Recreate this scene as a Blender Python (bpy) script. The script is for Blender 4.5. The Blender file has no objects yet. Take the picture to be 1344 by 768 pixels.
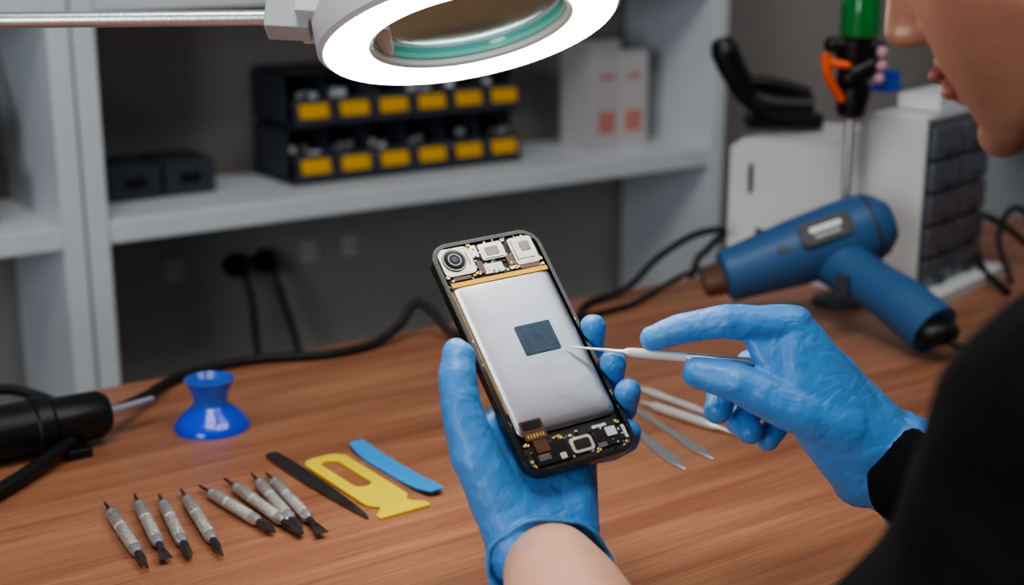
import bpy, bmesh, math, random
from mathutils import Vector, Matrix
random.seed(4)
PHI=math.radians(34.6); CP,SP=math.cos(PHI),math.sin(PHI)
TZ=0.75
def V(x,y,z):            # desk-survey frame -> room frame
    return Vector((x*CP+y*SP, -x*SP+y*CP, TZ+z))
def Vd(x,y,z): return Vector((x*CP+y*SP, -x*SP+y*CP, z))
def lin(c):
    return tuple(((v/255)/12.92 if v/255<=.04045 else ((v/255+.055)/1.055)**2.4) for v in c)

# ---------------------------------------------------------------- materials
def M(name,col,rough=.5,metal=0.,bump=0.,bscale=60.,var=0.,vscale=8.,coat=0.,trans=0.,emit=0.,sss=0.,stretch=(1,1,1),bdist=.002,ior=1.45,spec=.5,detail=4):
    m=bpy.data.materials.new(name); m.use_nodes=True; nt=m.node_tree; b=nt.nodes['Principled BSDF']
    c=lin(col)
    b.inputs['Base Color'].default_value=(*c,1); b.inputs['Roughness'].default_value=rough
    b.inputs['Metallic'].default_value=metal; b.inputs['Coat Weight'].default_value=coat
    b.inputs['Transmission Weight'].default_value=trans; b.inputs['IOR'].default_value=ior
    b.inputs['Specular IOR Level'].default_value=spec
    if sss:
        b.inputs['Subsurface Weight'].default_value=sss; b.inputs['Subsurface Radius'].default_value=(.01,.004,.002)
        b.inputs['Subsurface Scale'].default_value=.5
    if emit:
        b.inputs['Emission Color'].default_value=(*c,1); b.inputs['Emission Strength'].default_value=emit
    tc=nt.nodes.new('ShaderNodeTexCoord'); mp=nt.nodes.new('ShaderNodeMapping'); mp.inputs['Scale'].default_value=stretch
    nt.links.new(tc.outputs['Object'],mp.inputs['Vector'])
    if var==0: var=.04
    n=nt.nodes.new('ShaderNodeTexNoise'); n.inputs['Scale'].default_value=vscale; n.inputs['Detail'].default_value=5
    r=nt.nodes.new('ShaderNodeValToRGB'); r.name='tone'
    r.color_ramp.elements[0].position=.3; r.color_ramp.elements[1].position=.7
    r.color_ramp.elements[0].color=(*[x*(1-var) for x in c],1); r.color_ramp.elements[1].color=(*[min(1,x*(1+var)) for x in c],1)
    nt.links.new(mp.outputs[0],n.inputs['Vector']); nt.links.new(n.outputs['Fac'],r.inputs[0]); nt.links.new(r.outputs[0],b.inputs['Base Color'])
    if bump:
        n2=nt.nodes.new('ShaderNodeTexNoise'); n2.inputs['Scale'].default_value=bscale; n2.inputs['Detail'].default_value=detail
        nt.links.new(mp.outputs[0],n2.inputs['Vector'])
        bp=nt.nodes.new('ShaderNodeBump'); bp.inputs['Strength'].default_value=bump; bp.inputs['Distance'].default_value=bdist
        nt.links.new(n2.outputs['Fac'],bp.inputs['Height']); nt.links.new(bp.outputs[0],b.inputs['Normal'])
    return m

def wood():
    m=bpy.data.materials.new('desk_wood'); m.use_nodes=True; nt=m.node_tree; b=nt.nodes['Principled BSDF']
    tc=nt.nodes.new('ShaderNodeTexCoord')
    def noise(sc,scale,det,dist=0):
        mp=nt.nodes.new('ShaderNodeMapping'); mp.inputs['Scale'].default_value=sc
        nt.links.new(tc.outputs['Object'],mp.inputs['Vector'])
        n=nt.nodes.new('ShaderNodeTexNoise'); n.inputs['Scale'].default_value=scale; n.inputs['Detail'].default_value=det
        n.inputs['Distortion'].default_value=dist
        nt.links.new(mp.outputs[0],n.inputs['Vector']); return n
    a=noise((.7,10,1),4,6,.5); f=noise((1,46,1),10,5,.1)
    ra=nt.nodes.new('ShaderNodeValToRGB'); ra.color_ramp.elements[0].position=.3; ra.color_ramp.elements[1].position=.72
    ra.color_ramp.elements[0].color=(*lin((142,92,68)),1); ra.color_ramp.elements[1].color=(*lin((178,126,96)),1)
    rf=nt.nodes.new('ShaderNodeValToRGB'); rf.color_ramp.elements[0].position=.35; rf.color_ramp.elements[1].position=.62
    rf.color_ramp.elements[0].color=(.64,.60,.58,1); rf.color_ramp.elements[1].color=(1,1,1,1)
    mx=nt.nodes.new('ShaderNodeMix'); mx.data_type='RGBA'; mx.blend_type='MULTIPLY'; mx.inputs[0].default_value=.7
    nt.links.new(a.outputs['Fac'],ra.inputs[0]); nt.links.new(f.outputs['Fac'],rf.inputs[0])
    nt.links.new(ra.outputs[0],mx.inputs[6]); nt.links.new(rf.outputs[0],mx.inputs[7]); nt.links.new(mx.outputs[2],b.inputs['Base Color'])
    bp=nt.nodes.new('ShaderNodeBump'); bp.inputs['Strength'].default_value=.12; bp.inputs['Distance'].default_value=.001
    nt.links.new(f.outputs['Fac'],bp.inputs['Height']); nt.links.new(bp.outputs[0],b.inputs['Normal'])
    b.inputs['Roughness'].default_value=.42
    return m

def glove_mat():
    m=M('blue_nitrile',(80,146,214),.4,var=.07,vscale=25,sss=.08,coat=.05)
    nt=m.node_tree; b=nt.nodes['Principled BSDF']; tc=nt.nodes.new('ShaderNodeTexCoord')
    prev=None
    for ds,st,dist in((38,.6,.0028),(120,.35,.0007)):
        n=nt.nodes.new('ShaderNodeTexNoise'); n.inputs['Scale'].default_value=ds; n.inputs['Detail'].default_value=2.5; n.inputs['Distortion'].default_value=1.0
        nt.links.new(tc.outputs['Object'],n.inputs['Vector'])
        s1=nt.nodes.new('ShaderNodeMath'); s1.operation='SUBTRACT'; s1.inputs[1].default_value=.5
        s2=nt.nodes.new('ShaderNodeMath'); s2.operation='ABSOLUTE'
        s3=nt.nodes.new('ShaderNodeMath'); s3.operation='POWER'; s3.inputs[1].default_value=.8
        nt.links.new(n.outputs['Fac'],s1.inputs[0]); nt.links.new(s1.outputs[0],s2.inputs[0]); nt.links.new(s2.outputs[0],s3.inputs[0])
        bp=nt.nodes.new('ShaderNodeBump'); bp.inputs['Strength'].default_value=st; bp.inputs['Distance'].default_value=dist
        nt.links.new(s3.outputs[0],bp.inputs['Height'])
        if prev: nt.links.new(prev.outputs[0],bp.inputs['Normal'])
        prev=bp
    nt.links.new(prev.outputs[0],b.inputs['Normal'])
    return m
def face_mat(chin):
    m=M('face_skin',(190,136,110),.52,bump=.25,bscale=420,var=.12,vscale=30,sss=.15,bdist=.0007)
    nt=m.node_tree; b=nt.nodes['Principled BSDF']; tc=nt.nodes.new('ShaderNodeTexCoord')
    d=nt.nodes.new('ShaderNodeVectorMath'); d.operation='DISTANCE'; d.inputs[1].default_value=chin
    nt.links.new(tc.outputs['Object'],d.inputs[0])
    mr=nt.nodes.new('ShaderNodeMapRange'); mr.inputs[1].default_value=.10; mr.inputs[2].default_value=.03; mr.inputs[3].default_value=0; mr.inputs[4].default_value=.9
    nt.links.new(d.outputs['Value'],mr.inputs[0])
    n=nt.nodes.new('ShaderNodeTexNoise'); n.inputs['Scale'].default_value=900; nt.links.new(tc.outputs['Object'],n.inputs['Vector'])
    mu=nt.nodes.new('ShaderNodeMath'); mu.operation='MULTIPLY'; nt.links.new(mr.outputs[0],mu.inputs[0]); nt.links.new(n.outputs['Fac'],mu.inputs[1])
    mx=nt.nodes.new('ShaderNodeMix'); mx.data_type='RGBA'; mx.inputs[7].default_value=(*lin((84,62,54)),1)
    nt.links.new(mu.outputs[0],mx.inputs[0]); nt.links.new(nt.nodes['tone'].outputs[0],mx.inputs[6]); nt.links.new(mx.outputs[2],b.inputs['Base Color'])
    return m

MW=wood()
m_wall=M('wall_paint',(176,168,164),.9,bump=.1,bscale=200,var=.06,vscale=3)
m_wall2=M('side_wall_paint',(176,180,184),.9,bump=.1,bscale=200,var=.04,vscale=3)
m_ceil=M('ceiling_paint',(215,215,212),.9)
m_floor=M('floor_vinyl',(120,118,115),.5,var=.15,vscale=4)
m_white=M('white_laminate',(214,220,224),.45)
m_wplastic=M('white_plastic',(222,224,224),.35)
m_outlet=M('outlet_plastic',(212,208,204),.5)
m_gplastic=M('grey_plastic',(176,180,184),.4)
m_dgrey=M('dark_grey_plastic',(60,64,72),.45)
m_black=M('black_plastic',(20,20,22),.38,bump=.1,bscale=300)
m_rubber=M('black_rubber',(24,24,26),.6)
m_yellow=M('yellow_label',(224,168,38),.5)
m_steel=M('brushed_steel',(214,214,216),.32,.9,bump=.1,bscale=400)
m_dsteel=M('dark_steel',(118,116,114),.36,1.,bump=.15,bscale=300,var=.2,vscale=60)
m_tool=M('satin_steel',(224,224,222),.35,.55,bump=.1,bscale=400)
m_chrome=M('polished_chrome',(232,232,234),.2,1.)
m_knurl=M('knurled_steel',(206,202,196),.36,.75,bump=1.,bscale=900,bdist=.0012,var=.45,vscale=1000,detail=1)
m_glove=glove_mat()
m_skin=M('skin',(226,172,146),.5,bump=.15,bscale=400,var=.08,vscale=30,sss=.2,bdist=.0006)
m_lip=M('lip_skin',(172,110,98),.42,sss=.2,bump=.2,bscale=300,bdist=.0005)
m_hair=M('dark_hair',(28,22,20),.5,bump=1,bscale=250,stretch=(1,1,.15),bdist=.003)
m_shirt=M('black_knit',(20,20,22),.95,bump=.4,bscale=500,bdist=.001,var=.15,spec=.2)
m_pants=M('navy_denim',(32,38,54),.9,bump=.3,bscale=600)

# ---------------------------------------------------------------- builder
def ico(sub=2):
    bm=bmesh.new(); bmesh.ops.create_icosphere(bm,subdivisions=sub,radius=1); r=[v.co.copy() for v in bm.verts]; bm.free(); return r
ICO=ico(3)
def smoothpath(pts,n=8):
    P=[Vector(p) for p in pts]; P=[P[0]*2-P[1]]+P+[P[-1]*2-P[-2]]; out=[]
    for i in range(1,len(P)-2):
        a,b,c,d=P[i-1:i+3]
        for k in range(n):
            t=k/n; out.append(.5*((2*b)+(c-a)*t+(2*a-5*b+4*c-d)*t*t+(3*b-a-3*c+d)*t**3))
    out.append(P[-2]); return out
def rr(w,h,r,cx=0,cy=0,n=6):
    pts=[]
    for sx,sy,a0 in ((1,1,0),(-1,1,90),(-1,-1,180),(1,-1,270)):
        for k in range(n+1):
            a=math.radians(a0+90*k/n); pts.append((cx+sx*(w/2-r)+r*math.cos(a),cy+sy*(h/2-r)+r*math.sin(a)))
    return pts
class B:
    def __init__(s,name,T=None): s.n=name; s.v=[]; s.f=[]; s.mi=[]; s.sm=[]; s.mats=[]; s.T=T or Matrix.Identity(4); s.cur=0
    def m(s,mat):
        if mat not in s.mats: s.mats.append(mat)
        s.cur=s.mats.index(mat); return s
    def add(s,vs,fs,smooth=False):
        o=len(s.v); s.v+= [s.T@Vector(v) for v in vs]
        for f in fs: s.f.append([o+i for i in f]); s.mi.append(s.cur)
        return s
    def box(s,c,d,R=None):
        x,y,z=[k/2 for k in d]; vs=[Vector((a*x,b*y,e*z)) for a in(-1,1) for b in(-1,1) for e in(-1,1)]
        if R is not None: vs=[R@v for v in vs]
        vs=[v+Vector(c) for v in vs]
        return s.add(vs,[(0,1,3,2),(4,6,7,5),(0,4,5,1),(2,3,7,6),(0,2,6,4),(1,5,7,3)])
    def loft(s,rings,smooth=True,caps=True):
        n=len(rings[0]); vs=[p for r in rings for p in r]; fs=[]
        for i in range(len(rings)-1):
            for j in range(n): k=(j+1)%n; fs.append((i*n+j,i*n+k,(i+1)*n+k,(i+1)*n+j))
        s.add(vs,fs,smooth)
        if caps:
            s.add(rings[0],[tuple(range(n))]); s.add(rings[-1],[tuple(range(n))])
        return s
    def lathe(s,o,ax,prof,seg=28,caps=True,closed=False):
        o=Vector(o); ax=Vector(ax).normalized(); a=ax.orthogonal().normalized(); b=ax.cross(a)
        R=[[o+ax*h+(a*math.cos(2*math.pi*j/seg)+b*math.sin(2*math.pi*j/seg))*max(r,1e-5) for j in range(seg)] for r,h in prof]
        if closed: R.append(R[0]); caps=False
        return s.loft(R,True,caps)
    def cyl(s,p,q,r1,r2=None,seg=20):
        p,q=Vector(p),Vector(q); return s.lathe(p,q-p,[(r1,0),(r1 if r2 is None else r2,(q-p).length)],seg)
    def tube(s,pts,r,seg=10,n=8,flat=1.,up=None):
        P=smoothpath(pts,n) if n>1 else [Vector(p) for p in pts]
        N=len(P); rad=(lambda i:r) if not isinstance(r,(list,tuple)) else (lambda i:(lambda t:r[min(int(t),len(r)-1)]*(1-(t-int(t)))+r[min(int(t)+1,len(r)-1)]*(t-int(t)))(i/(N-1)*(len(r)-1)))
        t=(P[1]-P[0]).normalized(); a=(Vector(up).cross(t).normalized() if up is not None else t.orthogonal().normalized()); R=[]
        for i in range(N):
            t=(P[min(i+1,N-1)]-P[max(i-1,0)]).normalized(); a=(a-t*a.dot(t)).normalized(); b=t.cross(a)
            R.append([P[i]+(a*math.cos(2*math.pi*j/seg)+b*math.sin(2*math.pi*j/seg)*flat)*rad(i) for j in range(seg)])
        return s.loft(R)
    def prism(s,poly,z0,z1,smooth=False,R=None):
        f=(lambda p:Vector(p)) if R is None else (lambda p:R@Vector(p))
        a=[f((x,y,z0)) for x,y in poly]; b=[f((x,y,z1)) for x,y in poly]
        return s.loft([a,b],smooth)
    def ringprism(s,po,pi,z0,z1):
        R=[[(x,y,z0) for x,y in po],[(x,y,z1) for x,y in po],[(x,y,z1) for x,y in pi],[(x,y,z0) for x,y in pi]]
        R.append(R[0]); return s.loft(R,False,False)
    def ell(s,c,r,R=None,seg=20):
        c=Vector(c); rings=[]
        for i in range(1,seg//2+0):
            a=math.pi*i/(seg//2); rings.append([Vector((math.sin(a)*math.cos(2*math.pi*j/seg)*r[0],math.sin(a)*math.sin(2*math.pi*j/seg)*r[1],math.cos(a)*r[2])) for j in range(seg)])
        if R is not None: rings=[[R@p for p in q] for q in rings]
        return s.loft([[c+p for p in q] for q in rings])
    def hull(s,sph,scale=None):
        bm=bmesh.new()
        for p,r in sph:
            p=Vector(p)
            for d in ICO: bm.verts.new(p+d*r)
        res=bmesh.ops.convex_hull(bm,input=bm.verts[:])
        junk=[g for g in res['geom_interior'] if isinstance(g,bmesh.types.BMVert)]
        bmesh.ops.delete(bm,geom=junk,context='VERTS')
        bm.verts.ensure_lookup_table(); bm.verts.index_update()
        s.add([v.co.copy() for v in bm.verts],[[v.index for v in f.verts] for f in bm.faces],True); bm.free(); return s
    def chain(s,pts,rad):
        for i in range(len(pts)-1): s.hull([(pts[i],rad[i]),(pts[i+1],rad[i+1])])
        return s
    def done(s,parent=None,bevel=0,seg=2,voxel=0,sm=0,disp=None,angle=40):
        me=bpy.data.meshes.new(s.n); me.from_pydata(s.v,[],s.f)
        for mt in s.mats: me.materials.append(mt)
        for p,mi in zip(me.polygons,s.mi): p.material_index=mi; p.use_smooth=True
        bm=bmesh.new(); bm.from_mesh(me); bmesh.ops.remove_doubles(bm,verts=bm.verts,dist=1e-7)
        bmesh.ops.recalc_face_normals(bm,faces=bm.faces); bm.to_mesh(me); bm.free()
        if not voxel: me.set_sharp_from_angle(angle=math.radians(angle))
        o=bpy.data.objects.new(s.n,me); bpy.context.collection.objects.link(o)
        if voxel:
            r=o.modifiers.new('union','REMESH'); r.mode='VOXEL'; r.voxel_size=voxel; r.use_smooth_shade=True
            if sm: k=o.modifiers.new('relax','SMOOTH'); k.factor=.5; k.iterations=sm
            for (tx,st) in (disp or []):
                d=o.modifiers.new('wrinkle','DISPLACE'); d.texture=tx; d.strength=st; d.mid_level=.5; d.texture_coords='LOCAL'
        if bevel:
            k=o.modifiers.new('bevel','BEVEL'); k.width=bevel; k.segments=seg; k.limit_method='ANGLE'; k.angle_limit=math.radians(50)
        if parent: o.parent=parent
        return o
def clouds(name,sc,depth=2):
    t=bpy.data.textures.new(name,'CLOUDS'); t.noise_scale=sc; t.noise_depth=depth; return t
def empty(name):
    e=bpy.data.objects.new(name,None); bpy.context.collection.objects.link(e); return e
def Rz(a): return Matrix.Rotation(a,4,'Z')

# ---------------------------------------------------------------- camera
cd=bpy.data.cameras.new('camera'); cam=bpy.data.objects.new('camera',cd); bpy.context.collection.objects.link(cam)
cd.lens=50; cd.sensor_width=36; cam.location=(0,0,TZ+.42); cam.rotation_euler=(math.radians(75),0,-PHI)
cd.dof.use_dof=True; cd.dof.focus_distance=.90; cd.dof.aperture_fstop=4.5; cd.clip_start=.02
bpy.context.scene.camera=cam

# ---------------------------------------------------------------- room
def slab(name,c,d,mat): return B(name).m(mat).box(c,d).done()
slab('floor',(.5,.0,-.05),(5.2,4.4,.1),m_floor)
slab('ceiling',(.5,.0,2.65),(5.2,4.4,.1),m_ceil)
slab('wall_back',(.5,2.05,1.3),(5.2,.1,2.6),m_wall)
slab('wall_front',(.5,-2.05,1.3),(5.2,.1,2.6),m_wall2)
slab('wall_left',(-1.95,0,1.3),(.1,4.0,2.6),m_wall2)
slab('wall_right',(2.65,0,1.3),(.1,4.0,2.6),m_wall2)
B('baseboard_back').m(m_white).box((.5,1.99,.05),(4.8,.015,.1)).done(bevel=.003)

# table
t=B('workbench_table').m(MW).box((.7,.7725,.735),(2.6,.905,.03))
t.m(m_gplastic)
for x in(-.55,1.95):
    for y in(.38,1.17): t.box((x,y,.36),(.05,.05,.72))
t.box((.7,1.17,.68),(2.45,.02,.07)).box((.7,.38,.68),(2.45,.02,.05))
t.done(bevel=.002)

# shelving
def shelves(name,s0,s1,boards,p=.028,w0=1.75,w1=1.985,top=2.2):
    b=B(name).m(m_white)
    for x in(s0+p/2,s1-p/2): b.box((x,(w0+w1)/2,top/2),(p,w1-w0,top))
    for z in boards: b.box(((s0+s1)/2,(w0+w1)/2+.001,z),(s1-s0-2*p,w1-w0-.004,.03))
    return b.done(bevel=.002)
shelves('shelving_unit',.5565,1.64,(.1,.773,1.065,1.45,1.85,2.18))
shelves('shelving_unit',-.55,.553,(.1,.773,1.065,1.45,1.85,2.18))
b=B('shelving_unit').m(m_white)
for y in(1.0,1.72): b.box((2.43,y,.8),(.3,.025,1.6))
for z in(.1,.45,.80,1.05,1.58): b.box((2.43,1.36,z),(.296,.69,.025))
b.done(bevel=.002)

# parts bins
b=B('parts_bin_rack')
z0=.788
for row in range(2):
    zz=z0+.004+row*.08
    for i in range(6):
        x0=.889+i*.0657; x1=x0+.0635; f=1.836; bk=1.975
        b.m(m_dgrey)
        b.box(((x0+x1)/2,(f+bk)/2,zz+.002),(.0635,bk-f,.003))
        b.box((x0+.0012,(f+bk)/2+.012,zz+.036),(.0024,bk-f-.024,.07)).box((x1-.0012,(f+bk)/2+.012,zz+.036),(.0024,bk-f-.024,.07))
        b.box(((x0+x1)/2,bk,zz+.036),(.0635,.003,.07))
        R=Matrix.Rotation(math.radians(-14),4,'X')
        b.box(((x0+x1)/2,f,zz+.02),(.0635,.003,.04),R)
        b.box(((x0+x1)/2,f+.075,zz+.074),(.0635,.13,.003))
        b.m(m_yellow).box(((x0+x1)/2,f-.004,zz+.022),(.046,.002,.021),R)
        b.m(m_steel if (i+row)%2 else m_wplastic)
        for k in range(7):
            b.box((random.uniform(x0+.012,x1-.012),random.uniform(f+.02,f+.07),zz+.02+random.uniform(0,.025)),(.012,.012,.01),Rz(random.random()*3))
b.m(m_dgrey).box((1.085,1.905,z0+.002),(.4,.145,.004))
b.done(bevel=.0008,seg=1)

for x in(.663,.742):
    b=B('storage_tray').m(m_dgrey)
    b.box((x,1.915,.79),(.074,.1,.004)).box((x-.0355,1.915,.813),(.003,.1,.045)).box((x+.0355,1.915,.813),(.003,.1,.045))
    b.box((x,1.866,.813),(.074,.003,.045)).box((x,1.964,.813),(.074,.003,.045)).box((x,1.915,.832),(.07,.096,.003))
    b.m(m_black).box((x,1.864,.812),(.03,.002,.014)); b.done(bevel=.001)
b=B('tool_case').m(m_dgrey).box((.40,1.88,.82),(.12,.15,.06)).box((.40,1.88,.853),(.124,.154,.008))
b.m(m_black).tube([(.385,1.803,.845),(.385,1.79,.85),(.415,1.79,.85),(.415,1.803,.845)],.004); b.done(bevel=.004)
b=B('headset').m(m_black)
b.tube([(.36,1.86,.90),(.355,1.87,.96),(.40,1.88,1.0),(.445,1.87,.96),(.44,1.86,.90)],.010,flat=1.6)
b.lathe((.345,1.86,.90),(1,0,0),[(.02,0),(.04,.006),(.04,.02),(.026,.026)]).lathe((.43,1.86,.90),(1,0,0),[(.026,0),(.04,.006),(.04,.02),(.02,.026)]); b.done()
m_red=M('red_print',(200,128,120),.6); m_card=M('white_carton',(190,184,184),.7)
for (x,w,h,a) in((1.455,.06,.18,.1),(1.52,.055,.16,-.1)):
    b=B('cardboard_carton').m(m_card); R=Rz(a)
    b.box((x,1.88,z0+h/2),(w,.08,h),R); b.m(m_red).box(Vector((x,1.88,z0+.045))+R@Vector((0,-.041,0)),(w*.6,.001,.035),R)
    b.box(Vector((x,1.88,z0+.12))+R@Vector((0,-.041,0)),(w*.5,.001,.008),R); b.done(bevel=.0015)

# outlets
for i,x in enumerate((.76,.851,.90,.985,1.06)):
    b=B('power_outlet').m(m_outlet)
    b.prism(rr(.030,.034,.006,x,0),0,.005,R=Matrix.Translation((0,1.9995,.648))@Matrix.Rotation(math.radians(90),4,'X'))
    b.m(m_dgrey).cyl((x-.006,1.9944,.648),(x-.006,1.992,.648),.0022).cyl((x+.006,1.9944,.648),(x+.006,1.992,.648),.0022)
    b.done(bevel=.001)
for x,e in((.851,.0),(.90,.02)):
    b=B('power_plug').m(m_black).lathe((x,1.992,.648),(0,-1,-.15),[(.017,0),(.019,.006),(.018,.02),(.012,.032),(.007,.045)])
    b.tube([(x,1.95,.64),(x+.005,1.935,.60),(x+.01+e,1.93,.5),(x+.03+e,1.92,.35),(x+.02,1.9,.2),(x+.08,1.85,.122)],.0045); b.done()

# ---------------------------------------------------------------- hand frames (millimetres)
O=V(.011,.8258,.1635)
rt,up,bk=Vd(1,0,0),Vd(0,.2588,.9659),Vd(0,-.9659,.2588)
def frame(o,x,y,z,k=.001):
    m=Matrix.Identity(4)
    for i in range(3): m[i][0]=x[i]*k; m[i][1]=y[i]*k; m[i][2]=z[i]*k; m[i][3]=o[i]
    return m
HF=frame(O,rt,up,bk)
pu=rt*.868+up*.185-bk*.461; pd=-(rt*.391-up*.831+bk*.405); pn=rt*.307+up*.530+bk*.790
PF=frame(O,pu.normalized(),pd.normalized(),pn.normalized())

# phone
m_phblack=M('phone_black',(14,14,16),.25,coat=.3); m_rim=M('phone_rim',(98,92,86),.28,1.)
m_batt=M('battery_foil',(178,181,186),.34,.9,bump=.3,bscale=16,bdist=.003); m_gold=M('amber_tape',(240,178,56),.4,.1)
m_pcb=M('pcb_black',(36,38,34),.5,var=.5,vscale=400); m_shield=M('shield_can',(204,198,188),.38,.8,bump=.2,bscale=200)
m_chip=M('chip_blue',(48,70,88),.5,var=.25,vscale=200); m_chipd=M('chip_dot',(72,100,120),.5); m_goldp=M('gold_pad',(214,176,96),.3,1.)
m_lens=M('lens_glass',(8,10,18),.2,spec=.3); m_flex=M('flex_brown',(84,54,28),.35,coat=.3)
p=B('smartphone',PF)
p.m(m_phblack).prism(rr(76,161,12),-4,1.2)
p.m(m_rim).ringprism(rr(76.6,161.6,12.4),rr(75.4,160.4,11.7),-1.0,3.5)
p.m(m_phblack).ringprism(rr(75.6,160.6,11.8),rr(70.8,156,10),-1,3.9)
p.m(m_pcb).prism(rr(69,27,6,0,64.5),1.2,2.2); p.prism(rr(69,20,8,0,-68),1.2,2.2)
p.m(m_batt).loft([[(x,y,z) for x,y in rr(w,h,r,0,-2.5)] for w,h,r,z in((67.6,105.6,5,1.2),(68.4,106.4,5,2.4),(67.8,105.8,5,3.2),(66,104,5,3.9),(62,100,6,4.4),(54,92,8,4.8),(42,78,9,5.1),(26,56,9,5.25),(10,30,4.9,5.3))],False)
p.m(m_gold).box((0,50.2,4.0),(67.4,3.2,1.6))
p.m(m_gold).box((-34.6,4,2.4),(.5,86,1.4))
p.m(m_shield).prism(rr(22,20,4,-23,67),2.2,3.6).prism(rr(17,12,1.5,3,70),2.2,3.6).prism(rr(17,20,2.5,24,66),2.2,3.8).prism(rr(14,7,1,-1,58),2.2,3.3)
p.m(m_shield).prism(rr(8,5,1,14,57),2.2,3.0).prism(rr(5,9,1,-9,72),2.2,3.1)
p.m(m_dsteel).lathe((-24.5,68,3.6),(0,0,1),[(8,0),(8,.8),(6.6,.8)]); p.m(m_lens).lathe((-24.5,68,3.6),(0,0,1),[(6.8,0),(6.8,.9),(5.4,1.1),(0,1.1)])
p.m(m_gplastic).ringprism([(-24.5+4.4*math.cos(a*.2618),68+4.4*math.sin(a*.2618)) for a in range(24)],[(-24.5+3.7*math.cos(a*.2618),68+3.7*math.sin(a*.2618)) for a in range(24)],4.6,4.85)
p.m(m_dgrey).lathe((-24.5,68,4.7),(0,0,1),[(2.2,0),(2,.2),(0,.25)],20)
p.m(m_dsteel).prism(rr(7,7,.6,26,69),3.8,4.1).prism(rr(9,6,.6,3,70),3.6,3.9)
p.m(m_black).prism(rr(12,.5,.2,24,60),3.8,3.95).prism(rr(.5,15,.2,17.5,66),3.8,3.95).prism(rr(14,.6,.2,3,65),3.6,3.75).prism(rr(.6,10,.2,-15,68),3.6,3.75)
p.m(m_flex).box((12.5,61,3),(5,8,1)).box((-9,60,3),(4,9,1)).box((24,54.5,3),(14,3,1)).box((-24,55,3),(12,2.4,1))
p.m(m_goldp)
for x,y in((-33,75),(-11,77),(-11.5,56),(-33,57),(13,76),(14,55),(33,58),(33,74.5),(-32,-75),(32,-75),(-31,-61),(31,-61),(-9,-61),(12,-75)):
    p.lathe((x,y,2.2),(0,0,1),[(1.5,0),(1.5,1.3),(1.0,1.5),(.5,1.2)],12)
for k in range(300):
    x=random.uniform(-34,34); y=random.choice((random.uniform(53,77.5),random.uniform(-76.5,-60),random.uniform(53,77.5)))
    if abs(x)>30 and abs(y)>73: continue
    p.m(random.choice((m_goldp,m_black,m_shield,m_flex,m_wplastic,m_phblack,m_shield,m_steel))).box((x,y,2.5),(random.uniform(.6,2.0),random.uniform(.6,1.6),random.uniform(.9,2.2)))
for k in range(14):
    p.m(random.choice((m_goldp,m_dsteel,m_black))).box((random.choice((-36,36))+random.uniform(-.3,.3),random.uniform(-56,70),3.8),(.7,random.uniform(.8,2.4),.5))
p.m(m_phblack).prism(rr(24,13,2,-18,-69),2.2,3.7).prism(rr(18,13,2,20,-68),2.2,3.5)
p.m(m_shield).prism(rr(15,10,2.5,2.5,-69),2.2,4.0); p.m(m_black).prism(rr(11,6.5,1.5,2.5,-69),4.0,4.3); p.m(m_steel).prism(rr(7,6,.8,24,-66),3.5,4.2)
p.m(m_dsteel).prism(rr(8,4,.8,-24,-71),3.7,4.2).prism(rr(6,3,.6,15,-73),3.5,4.1); p.m(m_steel).prism(rr(2.2,9,1,33,-68),2.2,3.6).prism(rr(4,4,.8,-12,-73),3.6,4.1).prism(rr(10,2,.6,18,-61),2.2,3.9)
p.m(m_flex).prism(rr(15,13,1.2,-24,-53),4.4,5.0).prism(rr(9,12,1,-23,-62),3.4,4.6)
p.m(m_phblack).prism(rr(12,5,1,-24,-50),4.9,5.5); p.m(m_goldp)
for k in range(6): p.box((-29+k*2,-57,5.0),(1,2.4,.3))
cx,cy,cz=5,3.5,.6
p.m(m_chip).prism(rr(24.5,20.5,1,cx,cy),4.8,5.2+cz); p.m(m_chipd)
for i in range(17):
    for yy in(cy-8.6,cy+8.6): p.box((cx-10.4+i*1.3,yy,5.22+cz),(.6,.9,.14))
for i in range(12):
    for xx in(cx-10.7,cx+10.7): p.box((xx,cy-7.1+i*1.3,5.22+cz),(.9,.6,.14))
p.ringprism(rr(8.5,7,.4,cx,cy),rr(7.9,6.4,.3,cx,cy),5.1+cz,5.28+cz)
for i in range(11):
    for j in range(9):
        if abs(i-5)>2.9 or abs(j-4)>2.6: p.box((cx-7.5+i*1.5,cy-6+j*1.5,5.22+cz),(.6,.6,.14))
p.done(bevel=.0002,seg=2)

# ---------------------------------------------------------------- gloves
tx1=clouds('glove_fold',.016,2); tx2=clouds('glove_fine',.005,2)
ELB=V(.065,.51,.055)
def cuff(b,c,adir,wide,rb,rc,L,seg=64,flare=3):
    a=Vector(adir).normalized(); w=Vector(wide); w=(w-a*w.dot(a)).normalized(); t=a.cross(w)
    def ring(h,k,jit=0):
        return [Vector(c)+a*(h+jit*1.5*math.sin(3*q+1))+(w*math.cos(q)*(rb+k+jit*math.sin(7*q+h*.4))+t*math.sin(q)*(rc+k+jit*math.cos(6*q))) for q in [2*math.pi*j/seg for j in range(seg)]]
    b.loft([ring(-L,-2),ring(-L*.8,-.5,.6),ring(-L*.6,0,.9),ring(-L*.4,flare*.1,1.0),ring(-L*.2,flare*.6,.9),ring(-3,flare,.9),ring(0,flare+1.2,.9),ring(1.5,flare+.4,.9),ring(1,flare-1.5,.9),ring(-8,flare-4,.5)])
HFi=HF.inverted(); PFi=PF.inverted()
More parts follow.
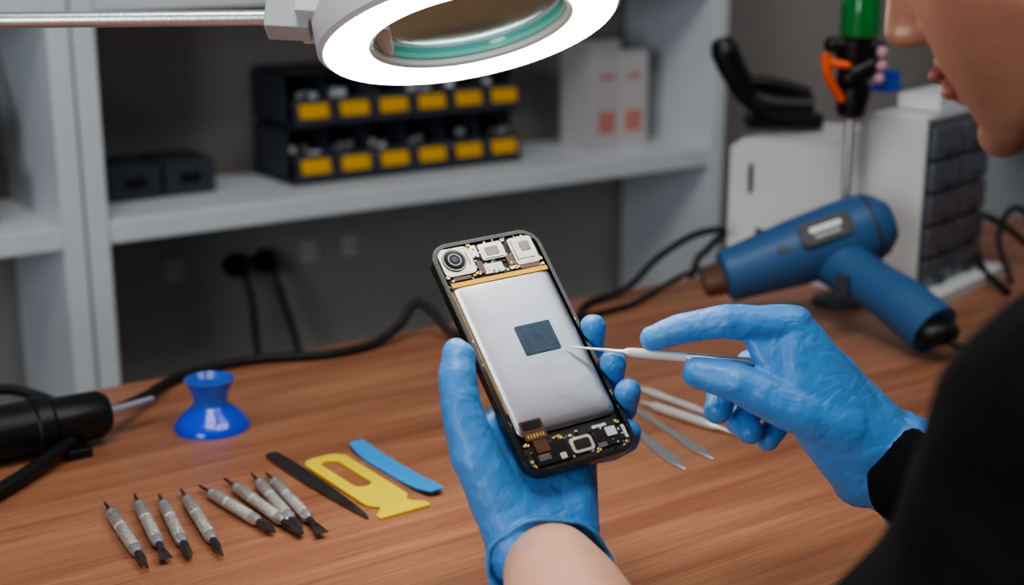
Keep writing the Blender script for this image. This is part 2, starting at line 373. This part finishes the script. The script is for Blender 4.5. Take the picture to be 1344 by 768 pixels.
# left glove
g=B('nitrile_glove',PF).m(m_glove)
iM,mM,rM,kM=(-14,-22,-20),(-1,-33,-21),(8,-47,-21),(12,-63,-20)
TH=[(-46,-81.5,-28),(-56,-52.5,-14),(-57,-23,-3),(-49,4,4)]
g.chain(TH,[18,14.5,11.8,10]); g.chain([(-57,-23,-3),(-53,-7,1.5),(-49,6,4)],[11.2,11.6,9])
g.chain([iM,(20,-11,-15),(44.5,-5,-8),(44.5,2,5)],[11,9.7,8.8,8.2])
g.chain([mM,(28,-32,-15),(46.5,-29,-8),(45.5,-25,6)],[11,9.7,8.8,8.4])
g.chain([rM,(32,-51,-16),(46.5,-50,-9),(45.5,-46,6)],[11,9.7,8.8,8.4])
g.chain([kM,(30,-68,-17),(41,-69,-11),(42,-66,-5)],[10,8.5,7.8,7.2])
g.hull([(iM,11),(mM,12),((-46,-81.5,-28),17),((-30,-70,-30),17)])
g.hull([(mM,12),(rM,11),(kM,11),((-6,-96,-30),18),((-46,-81.5,-28),16),((-30,-60,-30),13)])
g.hull([((-56,-52.5,-14),10),(iM,9),((-46,-81.5,-28),15),((-30,-60,-26),10)])
wr=(-30,-117,-35)
g.hull([((-46,-81.5,-28),17),((-6,-96,-30),18),((-43,-110,-34),20),((-17,-118,-35),20)])
el=PFi@ELB; ad=(Vector(el)-Vector(wr)).normalized(); wide=Vector((24,-10,0))
WC=Vector(wr)+ad*10
cuff(g,WC,ad,wide,34,26,34)
g.done(voxel=.001,sm=5,disp=[(tx1,.0022)])
# right glove
g=B('nitrile_glove',HF).m(m_glove)
g.chain([(158,14,10),(118,17,15),(90,12.5,8),(74,6.5,3)],[12.5,10.4,9,7.9])
g.chain([(188,-46,14),(157,-35,20),(124,-20,19),(101,-14,11)],[18,15,12.2,10])
g.chain([(170,2,-6),(137,-12,-20),(118,-30,-14),(115,-38,-6)],[11.5,10.2,9.2,8.4])
g.chain([(177,-12,-20),(147,-30,-32),(131,-46,-24),(136,-52,-14)],[11,9.8,9,8.2])
g.chain([(181,-27,-32),(160,-46,-40),(150,-58,-30)],[10,8.8,7.9])
g.hull([((158,14,10),12),((170,2,-6),12),((188,-46,14),17),((157,-34,20),12),((212,-60,6),19)])
g.hull([((170,2,-6),12),((177,-12,-20),11.5),((181,-27,-32),10.5),((157,-34,18),11),((188,-46,12),18),((217,-56,6),19),((203,-78,-4),19)])
g.hull([((217,-56,6),19.5),((203,-78,-4),19.5),((188,-46,12),18),((226,-72,2),22)])
g.hull([((158,10,10),9),((157,-34,20),10),((130,10,14),5),((180,-20,12),12)])
RELB=V(.42,.64,.03)
wr2=Vector((220,-68,2)); ad2=(HFi@RELB-wr2).normalized()
cuff(g,wr2+ad2*16,ad2,Vector((8,16,6)),31,26,36)
g.done(voxel=.001,sm=5,disp=[(tx1,.0022)])

# probe tool in right hand
b=B('precision_probe',HF)
a0,a1,a2=Vector((23.5,1,-.5)),Vector((57,-.6,2)),Vector((136,-8.5,9)); d=(a2-a0).normalized()
b.m(m_tool).lathe(a0,d,[(.25,0),(.65,6),(.95,20),(1.1,33),(2.2,35),(2.5,37)],16)
b.m(m_wplastic).lathe(a0+d*36,d,[(2.5,0),(2.8,3),(3,10),(3,34),(2.6,36)],20)
b.m(m_steel).lathe(a0+d*71,d,[(2.6,0),(3,2),(3,42),(2.2,46),(.6,48)],20); b.done()

# ---------------------------------------------------------------- technician
P=empty('technician')
k=B('shirt').m(m_shirt)
SL,SR,NK=V(.262,.45,.288),V(.58,.66,.30),V(.40,.565,.30)
k.hull([(SL,.057),(SR,.062),(V(.37,.53,.29),.07),(V(.46,.60,.30),.07),(V(.36,.55,.16),.07),(V(.48,.64,.16),.07),(V(.40,.44,.18),.09),(V(.52,.53,.18),.09)])
k.hull([(V(.37,.52,.16),.09),(V(.50,.60,.16),.09),(V(.42,.46,.14),.09),(V(.38,.42,-.2),.12),(V(.52,.52,-.2),.12)])
k.hull([(SL,.058),(V(.213,.472,.245),.061)]); k.hull([(V(.213,.472,.245),.061),(V(.203,.48,.165),.062)]); k.hull([(V(.203,.48,.165),.062),(V(.11,.49,.07),.052)])
LA=PF@(WC+ad*6)
k.hull([(V(.11,.49,.07),.052),(ELB,.05),(ELB.lerp(LA,.15),.043)])
RWs=HF@(wr2+ad2*20)
k.hull([(SR,.062),(RELB,.055)]); k.hull([(RELB,.055),(RWs,.036)])
k.hull([(V(.345,.60,.335),.058),(V(.42,.55,.30),.075)])
k.done(P,voxel=.005,sm=5,disp=[(clouds('cloth',.09,3),.02)])
LW=PF@(WC-ad*6); RW=HF@(wr2-ad2*4)
b=B('forearm_left').m(m_skin).chain([ELB,ELB.lerp(LW,.35),PF@(WC+ad*45),PF@(WC+ad*12),LW],[.040,.042,.034,.029,.025]); b.done(P,voxel=.0025,sm=5)
b=B('forearm_right').m(m_skin).chain([RELB,RELB.lerp(RW,.35),RW],[.042,.038,.024]); b.done(P,voxel=.003,sm=5)
F=Vd(-.733,.494,-.469).normalized(); Up=Vd(-.389,.263,.883); Up=(Up-F*Up.dot(F)).normalized(); L=Up.cross(F)
HM=frame(V(.264,.686,.443),F,L,Up)
m_face=face_mat(HM@Vector((85,0,-95)))
b=B('head',HM).m(m_face)
b.ell((-15,0,35),(98,76,88),seg=40)
b.hull([((70,34,18),20),((70,-34,18),20),((58,46,-25),17),((58,-46,-25),17),((10,50,-66),15),((10,-50,-66),15),((74,12,-98),13),((74,-12,-98),13),((76,18,-62),16),((76,-18,-62),16)])
b.hull([((92,0,2),6),((110,0,-34),8),((88,0,-30),10)]); b.hull([((108,0,-36),8),((96,13,-40),7),((96,-13,-40),7)])
b.hull([((94,0,-58),7),((88,14,-60),7),((88,-14,-60),7)]); b.hull([((92,0,-76),7),((86,12,-77),7),((86,-12,-77),7)])
b.ell((82,0,-102),(13,16,13))
for s_ in(1,-1):
    b.ell((-8,76*s_,-8),(16,6,31),Matrix.Rotation(.25,4,'Y')); b.hull([((84,12*s_,20),6),((78,45*s_,18),7)])
nk=HM.inverted()@NK
b.hull([((-25,0,-45),55),(nk,58)]); b.hull([((20,0,-70),40),(nk,55)])
b.done(P,voxel=.0022,sm=7)
b=B('lips',HM).m(m_lip).ell((97,0,-62.5),(6,21,4.6)).ell((94.5,0,-72.5),(7,19,5.6)); b.done(P,voxel=.0012,sm=4)
b=B('eyes',HM).m(m_wplastic)
for s_ in(1,-1): b.ell((78,31*s_,2),(12,12,12))
b.m(m_hair)
for s_ in(1,-1): b.ell((88.5,31*s_,1),(2.5,5,5)); b.tube([(98,14*s_,18),(96,30*s_,24),(84,48*s_,18)],[2,3,1.5])
b.done(P)
b=B('hair',HM).m(m_hair).hull([((-25,0,48),88),((25,0,80),58),((-50,0,0),62)]); b.hull([((5,66,20),16),((0,70,-12),8)]); b.hull([((5,-66,20),16),((0,-70,-12),8)])
b.done(P,voxel=.004,sm=3,disp=[(clouds('hairtx',.02,3),.012)])
b=B('trousers').m(m_pants)
b.hull([((.55,.13,.53),.10),((.72,.13,.53),.10)]); b.chain([(.55,.13,.53),(.50,.60,.54),(.50,.62,.10)],[.09,.065,.05]); b.chain([(.72,.13,.53),(.80,.60,.54),(.80,.62,.10)],[.09,.065,.05])
b.done(P,voxel=.01,sm=3)
b=B('shoes').m(m_black)
for x in(.50,.80): b.hull([((x,.60,.045),.044),((x,.74,.035),.034),((x,.66,.06),.04)])
b.done(P,voxel=.006,sm=2)
b=B('stool').m(m_dgrey).lathe((.635,.10,.36),(0,0,1),[(.14,0),(.17,.01),(.175,.05),(.16,.065),(.01,.07)]); b.m(m_steel).cyl((.635,.10,.05),(.635,.10,.36),.025)
for a in range(5): b.cyl((.635,.10,.06),(.635+.26*math.cos(a*1.2566),.10+.26*math.sin(a*1.2566),.035),.014)
for a in range(5): b.ell((.635+.26*math.cos(a*1.2566),.10+.26*math.sin(a*1.2566),.025),(.025,.025,.025))
b.done()

# ---------------------------------------------------------------- magnifier lamp
m_led=M('led_diffuser',(255,248,236),.5,emit=20.0)
m_lamp=M('lamp_housing',(206,208,210),.35)
m_mag=bpy.data.materials.new('magnifier_glass'); m_mag.use_nodes=True; nt=m_mag.node_tree; nt.nodes.clear()
o_=nt.nodes.new('ShaderNodeOutputMaterial'); mx=nt.nodes.new('ShaderNodeMixShader'); tr=nt.nodes.new('ShaderNodeBsdfTransparent'); gl=nt.nodes.new('ShaderNodeBsdfGlossy'); fr=nt.nodes.new('ShaderNodeFresnel')
fr.inputs['IOR'].default_value=1.10
tr.inputs[0].default_value=(.74,.88,.88,1); gl.inputs['Roughness'].default_value=.12; gl.inputs[0].default_value=(.5,.75,.78,1)
nt.links.new(fr.outputs[0],mx.inputs[0]); nt.links.new(tr.outputs[0],mx.inputs[1]); nt.links.new(gl.outputs[0],mx.inputs[2]); nt.links.new(mx.outputs[0],o_.inputs[0])
m_green=M('glass_edge_green',(120,200,180),.1,coat=1)
LC=V(-.027,.962,.342); LN=-Vd(.20,-.385,-.90).normalized()
b=B('magnifier_lamp')
b.m(m_lamp).lathe(LC,LN,[(.1,.0),(.1035,.003),(.1035,.022),(.098,.032),(.08,.034),(.068,.034),(.066,.028),(.066,.002),(.069,0),(.0705,.0015),(.0985,.0015)],72,closed=True)
b.m(m_led).lathe(LC,LN,[(.0708,-.0008),(.0995,-.0008),(.0985,.0012),(.0708,.0012)],72,closed=True)
b.m(m_green).lathe(LC,LN,[(.0645,.006),(.0668,.006),(.0668,.012),(.0645,.012)],72,closed=True)
b.m(m_mag).lathe(LC,LN,[(.0655,.010),(.045,.0085),(.02,.0078),(0,.0076)],72,caps=False)
bx=V(-.112,.985,.364); ex=Vd(1,0,-.05).normalized(); ey=Vd(0,.88,-.47); ey=(ey-ex*ey.dot(ex)).normalized(); R=frame(Vector((0,0,0)),ex,ey,ex.cross(ey),1)
b.m(m_lamp).box(bx,(.062,.056,.048),R).box(V(-.098,.975,.35),(.036,.044,.034),R)
b.m(m_gplastic).cyl(V(-.115,.95,.372),V(-.115,1.02,.372),.013).box(V(-.150,.975,.352),(.03,.024,.026),R)
b.m(m_steel).cyl(V(-.16,.975,.351),V(-.72,.975,.345),.0055).cyl(V(-.14,.975,.376),V(-.72,.975,.368),.0032)
e=V(-.72,.975,0); b.m(m_lamp).box(Vector((e.x,e.y,TZ+.355)),(.04,.04,.05)).cyl((e.x,e.y,TZ+.05),(e.x,e.y,TZ+.34),.009)
b.lathe((e.x,e.y,TZ),(0,0,1),[(.035,0),(.035,.012),(.016,.02),(.014,.05)]); b.done(bevel=.002,seg=3)

# ---------------------------------------------------------------- table things
def bit(p,q,kind):
    p=Vector((p[0]/1000,p[1]/1000,TZ+.0048)); q=Vector((q[0]/1000,q[1]/1000,TZ+.0048)); L_=(q-p).length; d=(q-p).normalized()
    b=B('precision_screwdriver')
    b.m(m_dsteel).lathe(p,d,[(.0007,0),(.0012,.004),(.0015,L_*.14),(.0026,L_*.17)],12)
    h1=L_*.56
    b.m(m_steel).lathe(p+d*L_*.15,d,[(.0022,0),(.0044,.003),(.0044,.006),(.0036,.007),(.0036,.009)],20)
    b.m(m_knurl).lathe(p+d*L_*.15,d,[(.0038,.008),(.0045,.009),(.0045,h1*.45),(.0039,h1*.46),(.0039,h1*.49),(.0045,h1*.5),(.0045,h1-.002),(.0038,h1)],20)
    b.m(m_steel).lathe(p+d*L_*.15,d,[(.0036,h1),(.0045,h1+.001),(.0045,h1+.005),(.0026,h1+.010)],20)
    q0=p+d*(L_*.15+h1+.008); rest=(q-q0).length
    b.m(m_dsteel)
    if kind==0: b.lathe(q0,d,[(.0026,0),(.003,rest*.4),(.0016,rest*.7),(.0006,rest)],12)
    elif kind==1:
        w=d.cross(Vector((0,0,1)))
        b.lathe(q0,d,[(.0026,0),(.0022,rest*.6)],12); b.loft([[q0+d*rest*.5+w*.0022+Vector((0,0,.0016)),q0+d*rest*.5-w*.0022+Vector((0,0,.0016)),q0+d*rest*.5-w*.0022-Vector((0,0,.0016)),q0+d*rest*.5+w*.0022-Vector((0,0,.0016))],
          [q+w*.0046+Vector((0,0,.0003)),q-w*.0046+Vector((0,0,.0003)),q-w*.0046-Vector((0,0,.0003)),q+w*.0046-Vector((0,0,.0003))]],False)
    else: b.lathe(q0,d,[(.0026,0),(.0034,rest*.3),(.0034,rest*.7),(.001,rest)],6)
    b.done()
for (p_,q_,k_) in(((301,958),(288,837),0),((324,960),(303,844),1),((339,950),(317,837),2),((356,950),(336,827),0),((370,949),(381,842),2),((391,951),(394,827),0),((412,948),(396,829),2),((422,944),(407,821),1)): bit(p_,q_,k_)

def flat(name,pts,wid,th,mat,z=.0,lift=None):
    b=B(name).m(mat); P_=[Vector((x/1000,y/1000,TZ+z)) for x,y in pts]; R=[]
    n=len(P_)
    for i,pp in enumerate(P_):
        t_=(P_[min(i+1,n-1)]-P_[max(i-1,0)]).normalized(); w=Vector((0,0,1)).cross(t_)*wid[i]; l=Vector((0,0,(lift[i] if lift else 0)))
        R.append([pp+w+l,pp-w+l,pp-w+l+Vector((0,0,th)),pp+w+l+Vector((0,0,th))])
    b.loft(R,False); return b.done(bevel=th*.35)
def lerp2(a,b,n): return [(a[0]+(b[0]-a[0])*i/n,a[1]+(b[1]-a[1])*i/n) for i in range(n+1)]
flat('metal_spudger',lerp2((445,984),(449,832),8),[.0045,.006,.0064,.0062,.0058,.005,.004,.0025,.0007],.0035,m_dsteel)
m_yel=M('yellow_nylon',(240,212,44),.3,sss=.1,coat=.2); m_bl=M('blue_nylon',(52,150,222),.35,sss=.1)
b=B('plastic_pry_card').m(m_yel)
Tm=Matrix.Translation((.4755,.900,TZ+.0002))@Matrix.Rotation(math.radians(1),4,'Z'); b.T=Tm
b.ringprism(rr(.036,.112,.012,0,0,6),rr(.015,.062,.007,0,.014,6),0,.0022)
b.prism([(-.011,-.05),(.011,-.05),(.013,-.06),(.021,-.068),(.021,-.074),(-.021,-.074),(-.021,-.068),(-.013,-.06)],0,.0024); b.done(bevel=.0006)
flat('plastic_pry_strip',lerp2((510,962),(512,840),8),[.006,.0085,.009,.009,.009,.009,.009,.0088,.006],.0022,m_bl,lift=[.004,.0015,0,0,0,0,.0008,.002,.004])
b=B('steel_probe').m(m_tool).lathe((.788,.940,TZ+.0035),(.005,-.098,0),[(.0006,0),(.0028,.008),(.0036,.02),(.003,.05),(.0036,.07),(.0012,.095),(.0004,.104)]); b.done()
b=B('steel_probe').m(m_tool).lathe((.7635,.908,TZ+.0045),(.0145,-.108,0),[(.0006,0),(.0018,.012),(.004,.018),(.0042,.075),(.0036,.083),(.0016,.088),(.0004,.115)]); b.done()
flat('metal_spatula',lerp2((753,904),(729,776),8),[.0035,.004,.0035,.0035,.004,.0048,.0054,.0048,.001],.0025,m_steel)
flat('metal_spatula',lerp2((727,892),(696,772),8),[.0035,.0048,.0046,.0044,.005,.0054,.006,.005,.0008],.0025,m_steel)

# suction cup
m_sc=M('blue_silicone',(28,70,205),.22,coat=.4,sss=.15); m_sc2=M('blue_silicone_thin',(60,108,215),.2,trans=.35,coat=.3)
b=B('suction_cup').m(m_sc).lathe((.433,1.073,TZ),(0,0,1),[(.0315,0),(.0318,.0025),(.029,.007),(.0235,.013),(.0175,.018),(.0145,.021)],48)
b.m(m_sc2).lathe((.433,1.073,TZ),(0,0,1),[(.0145,.0205),(.0142,.025),(.0158,.032),(.0195,.040),(.021,.043),(.0195,.0435),(.015,.038),(.0,.036)],48); b.done()

# left iron
b=B('soldering_iron')
A0,A1=Vector((.06,1.088,TZ+.025)),Vector((.352,1.0955,TZ+.023)); d=(A1-A0).normalized()
b.m(m_black).lathe(A0,d,[(.012,0),(.019,.01),(.023,.03),(.023,.17),(.0245,.172),(.0245,.18),(.022,.182),(.022,.23),(.024,.232),(.024,.243),(.0205,.246),(.0195,.285),(.015,.292),(.006,.294)],32)
b.m(m_steel).lathe(A1,d+Vector((0,.25,0)),[(.005,0),(.0035,.02),(.003,.045)]); b.lathe(A0,-d,[(.009,0),(.009,.05),(.003,.09),(.001,.1)])
b.m(m_rubber).tube([(.352,1.096,TZ+.022),(.40,1.145,TZ+.012),(.44,1.19,TZ+.006),(.472,1.208,TZ+.005),(.513,1.213,TZ+.005),(.548,1.208,TZ+.005),(.602,1.186,TZ+.005),(.652,1.188,TZ+.006),(.687,1.195,TZ+.018),(.708,1.2,TZ+.036),(.722,1.19,TZ+.028),(.735,1.17,TZ+.008),(.77,1.14,TZ+.005),(.86,1.13,TZ+.005)],.0045)
b.done()
b=B('iron_rest').m(m_black).tube([(.20,.99,TZ+.006),(.26,1.03,TZ+.008),(.315,1.075,TZ+.012)],.006).tube([(.20,.99,TZ+.006),(.16,1.03,TZ+.006),(.15,1.12,TZ+.006)],.006)
b.box((.318,1.088,TZ+.004),(.02,.05,.008)).box((.30,1.118,TZ+.02),(.012,.005,.04)); b.done(bevel=.001)
b=B('power_cable').m(m_rubber).tube([(.18,1.19,TZ+.004),(.27,1.20,TZ+.005),(.295,1.212,TZ+.02),(.325,1.205,TZ+.012),(.34,1.17,TZ+.004),(.30,1.14,TZ+.004),(.2,1.14,TZ+.004)],.0045); b.done()
b=B('power_cable').m(m_rubber).tube([(.86,1.13,TZ+.006),(.921,1.19,TZ+.004),(.98,1.195,TZ+.012),(1.03,1.20,TZ+.04),(1.09,1.205,TZ+.058),(1.14,1.21,TZ+.055),(1.16,1.26,TZ+.02),(1.17,1.3,TZ-.03),(1.2,1.4,TZ-.3)],.004)
b.tube([(.86,1.15,TZ+.004),(.95,1.16,TZ+.004),(1.0,1.18,TZ+.004),(1.05,1.18,TZ+.02),(1.10,1.19,TZ+.02)],.0032); b.done()

# ---------------------------------------------------------------- cabinet
A=V(.4465,1.522,0); dB=Vd(-.76,.65,0).normalized(); dC=Vd(.65,.76,0).normalized(); dC=(dC-dB*dC.dot(dB)).normalized()
CM=frame(A,dC,dB,Vector((0,0,1)),1)
b=B('drawer_cabinet',CM).m(m_wplastic)
w_,l_=.165,.245
b.prism([(-.006,-.03),(w_+.02,-.03),(w_+.02,l_),(-.006,l_)],0,.014)
side=[(0.0,.012),(l_,.012),(l_,.150),(l_-.02,.163),(.09,.17),(.07,.205),(0.0,.205)]
for x0,x1 in((0,.004),(w_-.004,w_)): b.loft([[(x0,y,z) for y,z in side],[(x1,y,z) for y,z in side]],False)
top=[(0,.205),(.07,.205),(.09,.17),(l_-.02,.163),(l_,.150),(l_,.012)]
b.loft([[(0.0,y,z) for y,z in top]+[(0.0,y-.004 if z<.16 else y,z-.004) for y,z in top[::-1]],[(w_,y,z) for y,z in top]+[(w_,y-.004 if z<.16 else y,z-.004) for y,z in top[::-1]]],False)
b.m(m_gplastic).box((w_/2,.03,.108),(w_-.008,.05,.19))
m_draw=M('smoky_drawer',(92,98,108),.25,coat=.3)
for i in range(2):
    for j in range(5):
        x=.006+.0385+i*.0765; z=.03+j*.0365
        b.m(m_draw).box((x,-.001,z),(.070,.012,.0325)); b.m(m_dgrey).box((x,-.009,z-.008),(.02,.006,.004))
b.m(m_black).box((-.001,.215,.115),(.002,.006,.035)).box((-.001,.20,.05),(.002,.012,.012)).box((-.001,.17,.045),(.002,.006,.03))
b.m(m_wplastic).box((.1,.035,.215),(.1,.05,.018))
b.done(bevel=.003)
b=B('black_tool_holder').m(m_black)
b.tube([V(.246,1.69,.276),V(.250,1.69,.262),V(.263,1.69,.236),V(.282,1.69,.210),V(.31,1.69,.198),V(.355,1.69,.196)],[.013,.021,.020,.018,.022,.022],flat=.8,seg=16)
b.box(V(.325,1.70,.178),(.09,.034,.016),Rz(-.6)); b.tube([V(.275,1.69,.225),V(.31,1.69,.222),V(.352,1.69,.21)],.009); b.done(bevel=.002)
B('blue_parts_box').m(M('blue_box',(30,80,190),.4)).box(V(.425,1.62,.205)+Vector((0,0,.032)),(.022,.02,.018)).box(V(.425,1.62,.205)+Vector((0,0,.021)),(.03,.024,.005)).done(bevel=.001)

# clamp stand + green bottle
sx,sy=.364,1.525
b=B('clamp_stand').m(m_dgrey).lathe(V(sx,sy,0),(0,0,1),[(.030,0),(.030,.006),(.012,.012)]); b.m(m_steel).cyl(V(sx,sy,.01),V(sx,sy,.235),.0055)
b.m(m_black).lathe(V(sx,sy,.205),(0,0,1),[(.008,0),(.015,.004),(.020,.03),(.016,.045),(.021,.06),(.022,.085)],10)
b.hull([(V(sx-.026,sy-.008,.284),.009),(V(sx+.022,sy-.008,.280),.010)]).hull([(V(sx+.016,sy-.01,.262),.012),(V(sx-.006,sy-.01,.25),.014)])
b.m(M('orange_plastic',(228,92,36),.4)).tube([V(sx-.034,sy-.012,.276),V(sx-.030,sy-.016,.252),V(sx-.014,sy-.014,.226)],.005).hull([(V(sx-.026,sy-.018,.266),.005),(V(sx-.012,sy-.024,.264),.004)])
b.m(M('pink_grip',(190,150,160),.5)).ell(V(sx+.022,sy-.022,.25),(.006,.006,.006)).ell(V(sx+.024,sy-.022,.263),(.006,.006,.006)).ell(V(sx+.024,sy-.02,.277),(.006,.006,.007)); b.done()
b=B('green_flux_bottle').m(M('green_translucent',(40,150,70),.15,trans=.4,coat=.5)).lathe(V(sx+.004,sy,.2925),(0,0,1),[(.02,0),(.021,.003),(.021,.075),(.015,.085)],28)
b.m(m_wplastic).lathe(V(sx+.004,sy,.3775),(0,0,1),[(.012,0),(.012,.02),(.004,.03),(.003,.05)]); b.done()

# heat gun
m_blue=M('heat_gun_blue',(52,92,136),.45,bump=.1,bscale=300)
b=B('heat_gun')
G0,G1=V(.222,1.45,.048),V(.396,1.46,.107); ga=(G1-G0).normalized()
b.m(m_blue).lathe(G0,ga,[(.022,0),(.0285,.004),(.0295,.02),(.032,.045),(.0355,.08),(.038,.13),(.0375,.155),(.033,.172),(.021,.185),(.004,.189)],36)
b.m(m_dgrey).lathe(G0+ga*.16,ga,[(.0365,0),(.037,.002),(.036,.004)],36)
b.m(M('heat_nozzle',(112,84,70),.4,.5)).lathe(G0-ga*.022,ga,[(.013,0),(.0155,.003),(.018,.020),(.021,.023)],28)
H0,H1=V(.335,1.45,.072),V(.408,1.318,.029)
b.m(m_blue).tube([H0,H0.lerp(H1,.3),H0.lerp(H1,.65)+Vector((0,0,.003)),H1],[.032,.027,.025,.027,.0275],seg=24,flat=.85)
b.m(m_black).ell(H1,(.024,.024,.014)); b.m(m_dgrey).box(H0.lerp(H1,.30)+Vd(-.022,-.013,-.006),(.012,.02,.022),Rz(-.8))
gn=(Vd(-.05,-.8,.6)-ga*ga.dot(Vd(-.05,-.8,.6))).normalized(); gs=gn.cross(ga)
LMx=frame(G0+ga*.112+gn*.0355,ga,gs,gn,1); b.T=LMx
b.m(m_black).prism(rr(.056,.026,.007),-.006,.003); b.m(m_wplastic).prism(rr(.034,.006,.002,0,.003),.003,.0036); b.m(m_gplastic).prism(rr(.028,.003,.001,0,-.005),.003,.0036)
b.m(m_black).prism(rr(.016,.008,.002,-.045,-.004),-.01,-.0015)
b.T=Matrix.Identity(4); b.m(m_rubber).tube([H1,H1+Vd(.03,-.03,-.014),H1+Vd(.09,0,-.023),H1+Vd(.2,.1,-.024)],.004)
b.done(bevel=.0006)
b=B('power_cable').m(m_rubber).tube([V(.56,1.55,.004),V(.55,1.62,.02),V(.56,1.68,.06),V(.60,1.72,.05),V(.66,1.70,.004)],.004)
b.tube([V(.58,1.60,.004),V(.575,1.64,.05),V(.61,1.68,.075),V(.66,1.66,.02)],.0035); b.done()

# ---------------------------------------------------------------- lights
def area(name,loc,tgt,size,power,col,sy=None):
    l=bpy.data.lights.new(name,'AREA'); l.size=size; l.energy=power; l.color=col
    if sy: l.shape='RECTANGLE'; l.size_y=sy
    o=bpy.data.objects.new(name,l); bpy.context.collection.objects.link(o); o.location=loc
    o.rotation_euler=(Vector(tgt)-Vector(loc)).to_track_quat('-Z','Y').to_euler()
area('added_overhead_fill',(.1,.5,2.55),(.4,.9,0),.8,20,(1,.97,.93))  # soft overhead light added for general brightness, no fixture behind it
area('added_left_key',(-1.7,-.2,1.3),(.9,1.7,.6),1.0,27,(.88,.94,1),1.2)  # soft key light added from the left; the room has no window
area('added_wall_fill',(1.2,.4,2.5),(1.3,2.0,.6),.8,8,(.92,.95,1))  # fill light added to brighten the back wall, not a real panel
w=bpy.data.worlds.new('world'); bpy.context.scene.world=w; w.use_nodes=True
w.node_tree.nodes['Background'].inputs[0].default_value=(.6,.7,.8,1); w.node_tree.nodes['Background'].inputs[1].default_value=.3
try: bpy.context.scene.view_settings.look='AgX - Medium High Contrast'
except Exception: pass
